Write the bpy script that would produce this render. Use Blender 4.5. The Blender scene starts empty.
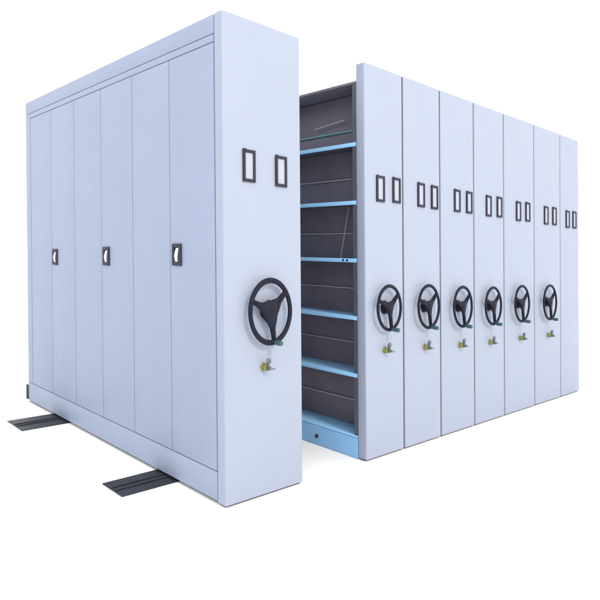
import bpy, bmesh, math
from mathutils import Vector, Matrix

scene = bpy.context.scene
COL = scene.collection
SLOPE = 0.0483            # the floor climbs gently away from the cabinet fronts; the cabinets follow it
H = 2.30                  # height of the end panels


# ------------------------------------------------------------------ materials
def mat(name, rgb, rough=0.5, metal=0.0, bump=0.0, bump_scale=400.0, vary=0.0, coat=0.0, spec=0.5):
    m = bpy.data.materials.new(name)
    m.use_nodes = True
    nt = m.node_tree
    b = nt.nodes['Principled BSDF']
    b.inputs['Base Color'].default_value = (*rgb, 1)
    b.inputs['Roughness'].default_value = rough
    b.inputs['Metallic'].default_value = metal
    b.inputs['Specular IOR Level'].default_value = spec
    b.inputs['Coat Weight'].default_value = coat
    b.inputs['Coat Roughness'].default_value = 0.25
    tc = nt.nodes.new('ShaderNodeTexCoord')
    if vary:
        n = nt.nodes.new('ShaderNodeTexNoise')
        n.inputs['Scale'].default_value = 2.3
        n.inputs['Detail'].default_value = 6
        n.inputs['Roughness'].default_value = 0.65
        nt.links.new(tc.outputs['Object'], n.inputs['Vector'])
        mr = nt.nodes.new('ShaderNodeMapRange')
        mr.inputs['From Min'].default_value = 0.25
        mr.inputs['From Max'].default_value = 0.75
        mr.inputs['To Min'].default_value = 1 - vary
        mr.inputs['To Max'].default_value = 1 + vary
        nt.links.new(n.outputs['Fac'], mr.inputs['Value'])
        mx = nt.nodes.new('ShaderNodeMix')
        mx.data_type = 'RGBA'
        mx.blend_type = 'MULTIPLY'
        mx.inputs['Factor'].default_value = 1
        mx.inputs[6].default_value = (*rgb, 1)
        nt.links.new(mr.outputs['Result'], mx.inputs[7])
        nt.links.new(mx.outputs[2], b.inputs['Base Color'])
        n2 = nt.nodes.new('ShaderNodeTexNoise')
        n2.inputs['Scale'].default_value = 7
        n2.inputs['Detail'].default_value = 8
        nt.links.new(tc.outputs['Object'], n2.inputs['Vector'])
        mr2 = nt.nodes.new('ShaderNodeMapRange')
        mr2.inputs['To Min'].default_value = max(0.05, rough - 0.1)
        mr2.inputs['To Max'].default_value = rough + 0.1
        nt.links.new(n2.outputs['Fac'], mr2.inputs['Value'])
        nt.links.new(mr2.outputs['Result'], b.inputs['Roughness'])
    if bump:
        nb = nt.nodes.new('ShaderNodeTexNoise')
        nb.inputs['Scale'].default_value = bump_scale
        nb.inputs['Detail'].default_value = 3
        nt.links.new(tc.outputs['Object'], nb.inputs['Vector'])
        bp = nt.nodes.new('ShaderNodeBump')
        bp.inputs['Strength'].default_value = bump
        bp.inputs['Distance'].default_value = 0.002
        nt.links.new(nb.outputs['Fac'], bp.inputs['Height'])
        nt.links.new(bp.outputs['Normal'], b.inputs['Normal'])
    return m


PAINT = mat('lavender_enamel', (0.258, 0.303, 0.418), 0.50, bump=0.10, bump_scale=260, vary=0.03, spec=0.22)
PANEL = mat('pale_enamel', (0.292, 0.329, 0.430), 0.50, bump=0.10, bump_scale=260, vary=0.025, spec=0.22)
BLUE = mat('sky_blue_enamel', (0.20, 0.41, 0.68), 0.42, bump=0.1, bump_scale=260, vary=0.05)
SHELF = mat('pale_blue_enamel', (0.28, 0.56, 0.86), 0.42, bump=0.1, bump_scale=260, vary=0.05)
SLATE = mat('slate_primer', (0.075, 0.085, 0.115), 0.55, vary=0.1, spec=0.3)
INNER_SHADE = mat('interior_shade', (0.165, 0.145, 0.172), 0.65, bump=0.2, bump_scale=120, vary=0.18, spec=0.25)  # shade inside the open shelving, put into the base colour
UNDER_SHADE = mat('underside_shade', (0.10, 0.088, 0.105), 0.7, vary=0.1, spec=0.2)  # shade beneath the shelves, painted as a darker colour
RAIL_GREY = mat('grey_steel_rod', (0.42, 0.40, 0.43), 0.4, metal=0.0)
RAIL_GREEN = mat('green_grey_rod', (0.17, 0.42, 0.36), 0.4)
BLACK = mat('black_plastic', (0.008, 0.009, 0.021), 0.5, bump=0.1, bump_scale=500, vary=0.12, spec=0.15)
FRAME = mat('charcoal_plastic', (0.025, 0.026, 0.045), 0.5, vary=0.1, spec=0.2)
TEAL = mat('teal_grip', (0.040, 0.09, 0.11), 0.4, vary=0.1, spec=0.3)
CARD = mat('white_card', (0.35, 0.365, 0.45), 0.6, spec=0.2)
BRASS = mat('brass', (0.21, 0.215, 0.07), 0.35, metal=0.3, vary=0.12)
STEEL = mat('steel', (0.16, 0.19, 0.23), 0.3, metal=0.6)
CHROME = mat('polished_chrome', (0.62, 0.60, 0.62), 0.22, metal=0.85)
RUBBER = mat('black_rubber', (0.018, 0.018, 0.024), 0.7)
TRACK = mat('dark_track_steel', (0.016, 0.020, 0.028), 0.5, metal=0.1, bump=0.3, bump_scale=90, vary=0.25)
FLOOR = mat('white_studio_floor', (0.92, 0.92, 0.92), 0.7, spec=0.2)


# ------------------------------------------------------------------ mesh helpers
def box(bm, x0, x1, y0, y1, z0, z1, bev=0.0, seg=2, mi=0):
    sub = bmesh.new()
    bmesh.ops.create_cube(sub, size=1)
    for v in sub.verts:
        v.co = Vector(((x0 + x1) / 2 + v.co.x * (x1 - x0),
                       (y0 + y1) / 2 + v.co.y * (y1 - y0),
                       (z0 + z1) / 2 + v.co.z * (z1 - z0)))
    if bev:
        bmesh.ops.bevel(sub, geom=sub.edges[:], offset=bev, segments=seg, affect='EDGES', profile=0.5)
    for f in sub.faces:
        f.material_index = mi
    merge(bm, sub)


def merge(bm, sub, matrix=None):
    me = bpy.data.meshes.new('tmp')
    sub.to_mesh(me)
    sub.free()
    if matrix is not None:
        me.transform(matrix)
    bm.from_mesh(me)
    bpy.data.meshes.remove(me)


def tube(bm, a, b, r0, r1=None, n=24, cap_bev=0.0):
    """closed tapered cylinder from a to b"""
    r1 = r0 if r1 is None else r1
    a, b = Vector(a), Vector(b)
    d = b - a
    L = d.length
    prof = []
    c = cap_bev
    if c:
        prof = [(0, r0 - c), (c * .3, r0 - c * .3), (c, r0), (L - c, r1), (L - c * .3, r1 - c * .3), (L, r1 - c)]
    else:
        prof = [(0, r0), (L, r1)]
    lathe(bm, a, d, prof, n)


def lathe(bm, origin, axis, prof, n=32, scale_xy=(1, 1)):
    q = Vector(axis).normalized().to_track_quat('Z', 'Y')
    o = Vector(origin)
    rings = []
    for (h, r) in prof:
        rings.append([bm.verts.new(o + q @ Vector((r * math.cos(2 * math.pi * i / n) * scale_xy[0],
                                                   r * math.sin(2 * math.pi * i / n) * scale_xy[1], h))) for i in range(n)])
    for k in range(len(rings) - 1):
        for i in range(n):
            j = (i + 1) % n
            bm.faces.new((rings[k][i], rings[k][j], rings[k + 1][j], rings[k + 1][i]))
    bm.faces.new(rings[0][::-1])
    bm.faces.new(rings[-1])


def torus(bm, c, R, r, n=96, m=16, squash=1.0):
    """ring in the XZ plane round c"""
    c = Vector(c)
    g = []
    for i in range(n):
        t = 2 * math.pi * i / n
        row = []
        for j in range(m):
            s = 2 * math.pi * j / m
            rr = R + r * math.cos(s)
            row.append(bm.verts.new(c + Vector((rr * math.cos(t), squash * r * math.sin(s), rr * math.sin(t)))))
        g.append(row)
    for i in range(n):
        for j in range(m):
            bm.faces.new((g[i][j], g[(i + 1) % n][j], g[(i + 1) % n][(j + 1) % m], g[i][(j + 1) % m]))


def prism(bm, pts, y0, y1, bev=0.0):
    """polygon (x, z) extruded along y"""
    sub = bmesh.new()
    f = sub.faces.new([sub.verts.new((x, y0, z)) for x, z in pts])
    r = bmesh.ops.extrude_face_region(sub, geom=[f])
    for v in r['geom']:
        if isinstance(v, bmesh.types.BMVert):
            v.co.y = y1
    if bev:
        bmesh.ops.bevel(sub, geom=sub.edges[:], offset=bev, segments=2, affect='EDGES', profile=0.5)
    merge(bm, sub)


def frame_ring(bm, x0, x1, z0, z1, wx, wz, y0, y1, bev=0.0012):
    box(bm, x0, x0 + wx, y0, y1, z0, z1, bev)
    box(bm, x1 - wx, x1, y0, y1, z0, z1, bev)
    box(bm, x0 + wx - .0008, x1 - wx + .0008, y0 + .0006, y1, z0 + .0004, z0 + wz, bev)
    box(bm, x0 + wx - .0008, x1 - wx + .0008, y0 + .0006, y1, z1 - wz, z1 - .0004, bev)


def obj(name, bm, mats, parent=None, loc=(0, 0, 0), smooth=True):
    """one mesh object; vertices are given in the frame of its thing (y = depth behind the fronts)"""
    bmesh.ops.recalc_face_normals(bm, faces=bm.faces[:])
    for v in bm.verts:
        v.co.z += SLOPE * (v.co.y)
    me = bpy.data.meshes.new(name)
    bm.to_mesh(me)
    bm.free()
    for m in (mats if isinstance(mats, (list, tuple)) else [mats]):
        me.materials.append(m)
    if smooth:
        me.polygons.foreach_set('use_smooth', [True] * len(me.polygons))
        me.set_sharp_from_angle(angle=math.radians(32))
    o = bpy.data.objects.new(name, me)
    o.location = loc
    COL.objects.link(o)
    if parent:
        o.parent = parent
    return o


def thing(name, label, cat, loc=(0, 0, 0), group=None):
    e = bpy.data.objects.new(name, None)
    e.empty_display_size = 0.1
    e.location = loc
    COL.objects.link(e)
    e['label'] = label
    e['category'] = cat
    if group:
        e['group'] = group
    return e


def NB():
    return bmesh.new()


# ------------------------------------------------------------------ shared fittings
def front_panel(t, w):
    b = NB()
    box(b, 0, w, 0, 0.064, 0.0085, H, 0.007, 4)
    p = obj('front_panel', b, PANEL, t)
    b = NB()
    box(b, 0.012, w - 0.012, 0.012, 0.058, 0.0012, 0.0083, 0.001, 1)
    obj('plinth', b, RUBBER, t)
    return p


def make_label_holder(t, x, z):
    b = NB()
    hw, hh = .037, .0765
    frame_ring(b, -hw, hw, -hh, hh, .0135, .0145, -.010, .0012)
    box(b, -hw + .001, -hw + .017, -.0118, -.004, hh - .004, hh + .0025, .0012)      # little thumb tab, upper left
    f = obj('label_holder', b, FRAME, t, (x, 0, z))
    b = NB()
    box(b, -hw + .012, hw - .012, -.0040, .0008, -hh + .012, hh - .012, .0004, 1)
    obj('card', b, CARD, f)
    return f


TALL = 1.2                 # the wheels are slightly oval


def tall(b):
    for v in b.verts:
        v.co.z *= TALL


def make_wheel(t, x, z, R):
    """three-spoke steering wheel standing off the front panel"""
    s, yo = R / .131, -.041
    hs, sw = (.90, .80) if R > .12 else (.66, .66)
    x += .008
    b = NB()
    torus(b, (0, yo, 0), R, .0115 if R > .12 else .0088, squash=.9)
    tall(b)
    w = obj('hand_wheel', b, BLACK, t, (x, 0, z))
    b = NB()
    lathe(b, (0, .001, 0), (0, -1, 0), [(0, .034), (.006, .034), (.010, .024), (.022, .022), (.024, .050 * s * hs), (.031, .054 * s * hs),
                                        (.045, .053 * s * hs), (.052, .044 * s * hs), (.056, .026 * hs), (.057, .010)], 48)
    tall(b)
    obj('hub', b, BLACK, w)
    for a in (-81, 39, 159):
        b = NB()
        a = math.radians(a)
        ca, sa = math.cos(a), math.sin(a)
        prof = [(.034 * s * hs, .038 * s * hs), (.058 * s * hs, .027 * s * hs), (.080 * s * hs, .0165 * sw), (.118 * s, .0120 * sw), (R - .002, .014 * sw)]
        left = [(r * ca - h * sa, r * sa + h * ca) for r, h in prof]
        right = [(r * ca + h * sa, r * sa - h * ca) for r, h in prof]
        prism(b, left + right[::-1], yo - .009, yo + .007, .003)
        # raised rib with a groove on the spoke face
        rib = [(r * ca - h * sa, r * sa + h * ca) for r, h in ((.06 * s, .0045 * sw), (R - .012, .0035 * sw))] + \
              [(r * ca + h * sa, r * sa - h * ca) for r, h in ((R - .012, .0035 * sw), (.06 * s, .0045 * sw))]
        prism(b, rib, yo - .0125, yo - .0085, .001)
        tall(b)
        obj('spoke', b, BLACK, w)
    b = NB()
    a = math.radians(-82)
    kx, kz = R * math.cos(a), R * math.sin(a) * TALL
    lathe(b, (kx, yo - .004, kz), (0, -1, 0), [(0, .0085), (.010, .0085), (.013, .011), (.026, .0125), (.046, .0130), (.053, .0115), (.056, .006)], 24)
    obj('knob', b, TEAL, w)
    return w


def make_lock(t, x, z):
    b = NB()
    lathe(b, (0, .001, 0), (0, -1, 0), [(0, .021), (.003, .021), (.005, .0185), (.010, .0175), (.028, .0175), (.031, .015)], 32)
    k = obj('lock', b, BRASS, t, (x, 0, z))
    b = NB()
    box(b, -.0035, .0035, -.046, -.026, -.012, .040, .0015)                # key bow, upright
    tube(b, (0, -.038, .036), (0, -.046, .036), .013, n=20, cap_bev=.001)
    tube(b, (0, -.034, 0), (0, -.060, 0), .0075, n=16, cap_bev=.001)
    tube(b, (.0, -.046, -.004), (.030, -.052, -.006), .006, .004, n=12)
    obj('key', b, STEEL, k)
    return k


# ------------------------------------------------------------------ the left-hand cabinet with side doors
W1, DEEP = 0.4904, 2.5525
left = thing('mobile_cabinet', 'large lavender cabinet with a row of side doors, left of the open gap', 'cabinet')
front_panel(left, W1)
b = NB()
R0 = .013                                                     # depth of the recess that holds the doors
box(b, R0, W1, .066, DEEP, .016, H - .002, .002, 1)           # core
box(b, .0, R0 + .003, .066, DEEP - .0015, 2.2075, H - .0035, .0022, 2)
box(b, .0, R0 + .003, .066, DEEP - .0015, .0175, .1535, .0022, 2)
box(b, .0, R0 + .003, 2.4590, DEEP - .0015, .1565, 2.2045, .0022, 2)
obj('carcass', b, PAINT, left)
b = NB()
box(b, .0006, R0 + .002, .0685, 2.4555, 2.1695, 2.2040, .0016, 2)
obj('header_rail', b, PAINT, left)
HANDLE_TOP = {1: 1.224, 3: 1.203, 5: 1.184}
y = .0685
PITCH = (2.4570 - .0685) / 6
for i in range(6):
    b = NB()
    y0, y1 = y + i * PITCH + .0, y + (i + 1) * PITCH - .0040
    box(b, .0005, R0 + .002, y0, y1, .1575, 2.1655, .0022, 2)
    d = obj('door', b, PAINT, left)
    if i in (0, 2, 4):
        hz = (1.224, 0, 1.203, 0, 1.184)[i]
        hy1 = y1 - .026
        hy0 = hy1 - .082
        hz0, hz1 = hz - .112, hz
        b = NB()
        # bezel: ring in the YZ plane plus a dark dished back
        for (a0, a1, c0, c1) in ((hy0, hy0 + .020, hz0, hz1), (hy1 - .020, hy1, hz0, hz1),
                                 (hy0 + .0195, hy1 - .0195, hz0 + .0003, hz0 + .017), (hy0 + .0195, hy1 - .0195, hz1 - .019, hz1 - .0003)):
            box(b, -.009, .0008, a0, a1, c0, c1, .0015)
        box(b, -.0022, .0009, hy0 + .012, hy1 - .012, hz0 + .010, hz1 - .010)
        hp = obj('handle_bezel', b, FRAME, d)
        # polished paddle, bowed outwards
        b = NB()
        n = 12
        cy = (hy0 + hy1) / 2
        ring_prev = None
        for k in range(n + 1):
            u = k / n
            zc = hz0 + .020 + (hz1 - hz0 - .042) * u
            bow = .006 * math.sin(math.pi * u)
            yc = cy - .005 * (u - .5) * 2
            hw = .0160 * (0.55 + .45 * math.sin(math.pi * min(1, max(0, u * .9 + .05))))
            ring = [b.verts.new(v) for v in ((-.003 - bow, yc - hw, zc), (-.0075 - bow, yc - hw * .5, zc), (-.0075 - bow, yc + hw * .5, zc),
                                             (-.003 - bow, yc + hw, zc), (-.0005, yc + hw * .8, zc), (-.0005, yc - hw * .8, zc))]
            if ring_prev:
                for q in range(6):
                    b.faces.new((ring_prev[q], ring_prev[(q + 1) % 6], ring[(q + 1) % 6], ring[q]))
            else:
                b.faces.new(ring[::-1])
            ring_prev = ring
        b.faces.new(ring_prev)
        obj('handle_paddle', b, CHROME, d)
b = NB()
box(b, .020, W1 - .02, .070, DEEP - .01, .0125, .0155)
box(b, .010, W1 - .01, .070, DEEP - .004, .0130, .0152)
obj('base_seal', b, RUBBER, left)
b = NB()
box(b, -.006, W1 - .004, DEEP + .0004, DEEP + .035, .020, .130, .003)
obj('bumper', b, RUBBER, left)
make_label_holder(left, .150, 1.600)
make_label_holder(left, .353, 1.5965)
make_wheel(left, .239, .905, .1255)
make_lock(left, .233, .633)

# ------------------------------------------------------------------ the closed row on the right
XS = [.9976, 1.3652, 1.7673, 2.1902, 2.6198, 3.1197, 3.6139, 4.0]
LBL = [((1.134, 1.5855), (1.2865, 1.590)), ((1.540, 1.585), (1.688, 1.582)), ((1.9585, 1.583), (2.112, 1.583)),
       ((2.379, 1.5795), (2.5365, 1.5825)), ((2.835, 1.573), (2.991, 1.578)), ((3.322, 1.572), (3.481, 1.576)), ((3.7505, 1.5665), (3.8955, 1.569))]
WHL = [(1.1575, .886, .107), (1.5575, .878, .111), (1.9575, .862, .111), (2.366, .852, .110), (2.808, .852, .114), (3.300, .846, .117)]
LCK = [(1.166, .633), (1.572, .616), (1.983, .595), (2.388, .583), (2.852, .578), (3.349, .566)]
NAMES = ['pale cabinet with open blue-lipped shelves facing the gap',
         'pale wheeled cabinet immediately right of the open-shelved cabinet',
         'pale wheeled cabinet, second to the right of the open-shelved one',
         'pale wheeled cabinet, third to the right of the open-shelved one',
         'pale wheeled cabinet two places left of the end cabinet that has no wheel',
         'pale wheeled cabinet directly left of the end cabinet that has no wheel',
         'end cabinet at the far right, without any hand wheel or lock']
DEEP2 = 2.50
for i in range(7):
    x0, x1 = XS[i], XS[i + 1]
    w = x1 - x0 - (.013 if i < 6 else 0)
    t = thing('mobile_cabinet', NAMES[i], 'cabinet', (x0, 0, 0), 'cabinets pushed together in the right-hand row')
    front_panel(t, w)
    if i < 6:
        b = NB()
        box(b, w + .0006, w + .0124, .007, .060, .009, H - .004, .001, 1)  # black filler added to darken the gap between neighbouring cabinets
        obj('gap_shade_strip', b, RUBBER, t)
    for lx, lz in LBL[i]:
        make_label_holder(t, lx - x0, lz)
    if i < 6:
        make_wheel(t, WHL[i][0] - x0, WHL[i][1], WHL[i][2])
        make_lock(t, LCK[i][0] - x0, LCK[i][1])
    if i:
        b = NB()
        box(b, .006, w - .006, .066, DEEP2, .016, 2.19, .002, 1)
        obj('carcass', b, PAINT, t)
    else:
        # double-sided open shelving: centre divider in interior shade colour, blue shelves with shade-coloured undersides and rolled lips, blue base
        mid = .183
        b = NB()
        box(b, mid - .004, mid + .004, .072, DEEP2 - .02, .135, 2.185)
        obj('divider', b, INNER_SHADE, t)
        b = NB()
        box(b, .006, w - .006, .0655, .0700, .135, 2.19)
        obj('end_panel', b, INNER_SHADE, t)
        b = NB()
        box(b, .006, w - .006, DEEP2 - .018, DEEP2, .135, 2.19)
        obj('end_panel', b, INNER_SHADE, t)
        b = NB()
        box(b, .004, w - .004, .0660, DEEP2, 2.1905, 2.205, .001, 1)
        obj('top_panel', b, INNER_SHADE, t)
        for yy in (.0715, DEEP2 - .052):
            b = NB()
            box(b, .005, .011, yy, yy + .026, .136, 2.189, .001, 1)
            obj('upright', b, SLATE, t)
        for k, z in enumerate((.497, .833, 1.170, 1.508, 1.848)):
            b = NB()
            box(b, .0165, mid - .0045, .0705, DEEP2 - .019, z - .004, z, .0008, 1, 0)
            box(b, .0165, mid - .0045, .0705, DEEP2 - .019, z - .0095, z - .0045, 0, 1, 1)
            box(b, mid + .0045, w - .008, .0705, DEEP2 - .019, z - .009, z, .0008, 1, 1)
            s = obj('shelf', b, [SHELF, UNDER_SHADE], t)
            b = NB()
            # rolled lip: rounded front edge and a short return
            pts = []
            box(b, .0005, .0045, .0685, DEEP2 - .006, z - .022, z + .001, .0016, 3)
            box(b, .0040, .0160, .0685, DEEP2 - .006, z - .0035, z + .0008, .0015, 2)
            obj('shelf_lip', b, SHELF, s)
        for k, z in enumerate((.290, .650, .985, 1.327, 1.666, 1.966)):
            b = NB()
            tube(b, (mid - .012, .0705, z), (mid - .012, DEEP2 - .019, z), .0045, n=12)
            obj('back_rail', b, RAIL_GREEN if k == 5 else RAIL_GREY, t)
        b = NB()
        tube(b, (.155, .56, 2.012), (.155, .30, 2.036), .004, n=10)
        tube(b, (.155, .555, 2.012), (.180, .555, 2.012), .003, n=10)
        tube(b, (.155, .305, 2.0355), (.180, .305, 2.0355), .003, n=10)
        obj('hanger_rod', b, RAIL_GREY, t)
        b = NB()
        tube(b, (.10, .215, 1.484), (.10, .285, 1.172), .0022, n=8)
        obj('brace_wire', b, RAIL_GREY, t)
        b = NB()
        box(b, .0, w - .008, .0665, DEEP2, .0015, .1205, .003, 2)
        base = obj('base', b, BLUE, t)
        b = NB()
        box(b, .0012, mid - .0045, .0665, DEEP2 - .019, .1228, .1345, .003, 2)
        box(b, mid + .0045, w - .008, .0685, DEEP2 - .019, .1230, .134, .001, 1)
        obj('base_shelf', b, SHELF, base)
        b = NB()
        lathe(b, (.0005, .404, .057), (-1, 0, 0), [(0, .013), (.004, .013), (.005, .009), (.014, .0085), (.016, .006)], 20)
        obj('bolt', b, FRAME, base)
        for yy in (.140, .172):
            b = NB()
            lathe(b, (.0008, yy, 1.160), (-1, 0, 0), [(0, .0075), (.003, .0075), (.0045, .004)], 16)
            obj('rivet', b, FRAME, t)

# ------------------------------------------------------------------ floor tracks
for (ya, yb, lab) in ((.425, .640, 'dark floor track poking out under the left cabinet, nearer the front and its wheel'),
                      (1.80, 2.09, 'dark floor track poking out under the left cabinet at its far back end')):
    t = thing('floor_track', lab, 'floor track', (0, 0, 0), 'floor tracks under the cabinets')
    XE = .47
    b = NB()
    box(b, -.300, XE, ya, yb, .0006, .0052, .001, 1)
    obj('track_plate', b, TRACK, t)
    m = (ya + yb) / 2
    for yy in (m - .022, m + .022):
        b = NB()
        box(b, -.292, XE - .01, yy - .006, yy + .006, .0050, .0105, .0015, 1)
        obj('guide_rail', b, TRACK, t)

# ------------------------------------------------------------------ setting
b = NB()
S = 40
vs = [b.verts.new(v) for v in ((-S, -S, 0), (S, -S, 0), (S, S, 0), (-S, S, 0))]
b.faces.new(vs)
fl = obj('floor', b, FLOOR, None, smooth=False)
fl['kind'] = 'structure'

world = bpy.data.worlds.new('World')
scene.world = world
world.use_nodes = True
bg = world.node_tree.nodes['Background']
bg.inputs['Color'].default_value = (1, 1, 1, 1)
bg.inputs['Strength'].default_value = 1.78

# one large studio lamp, in front of the row and above
tgt = Vector((1.2, 0, .8))
az, el, dist = math.radians(-10), math.radians(31), 11.0
pos = tgt + dist * Vector((math.sin(az) * math.cos(el), -math.cos(az) * math.cos(el), math.sin(el)))
ld = bpy.data.lights.new('studio_lamp', 'AREA')
ld.shape = 'DISK'
ld.size = 2.0
ld.energy = 590
ld.color = (1.0, .88, .64)
lo = bpy.data.objects.new('studio_lamp', ld)
lo.location = pos
lo.rotation_euler = (tgt - pos).to_track_quat('-Z', 'Y').to_euler()
COL.objects.link(lo)

# ------------------------------------------------------------------ camera
cam = bpy.data.cameras.new('camera')
co = bpy.data.objects.new('camera', cam)
COL.objects.link(co)
yaw, pit, rol = 0.7556, -0.0077, -0.0075
F = Vector((math.sin(yaw) * math.cos(pit), math.cos(yaw) * math.cos(pit), math.sin(pit)))
Rt = Vector((math.cos(yaw), -math.sin(yaw), 0))
Up = Rt.cross(F)
R2 = math.cos(rol) * Rt + math.sin(rol) * Up
U2 = -math.sin(rol) * Rt + math.cos(rol) * Up
M = Matrix((R2, U2, -F)).transposed().to_4x4()
M.translation = Vector((-1.6324, -2.2433, 1.0665))
co.matrix_world = M
cam.sensor_width = 36
cam.lens = 598.45 / 600 * 36
cam.shift_y = (282.15 - 300) / 600
cam.clip_end = 500
cam.clip_start = 0.05
scene.camera = co

scene.view_settings.view_transform = 'Standard'
scene.view_settings.look = 'None'
scene.view_settings.exposure = 0
scene.view_settings.gamma = 1
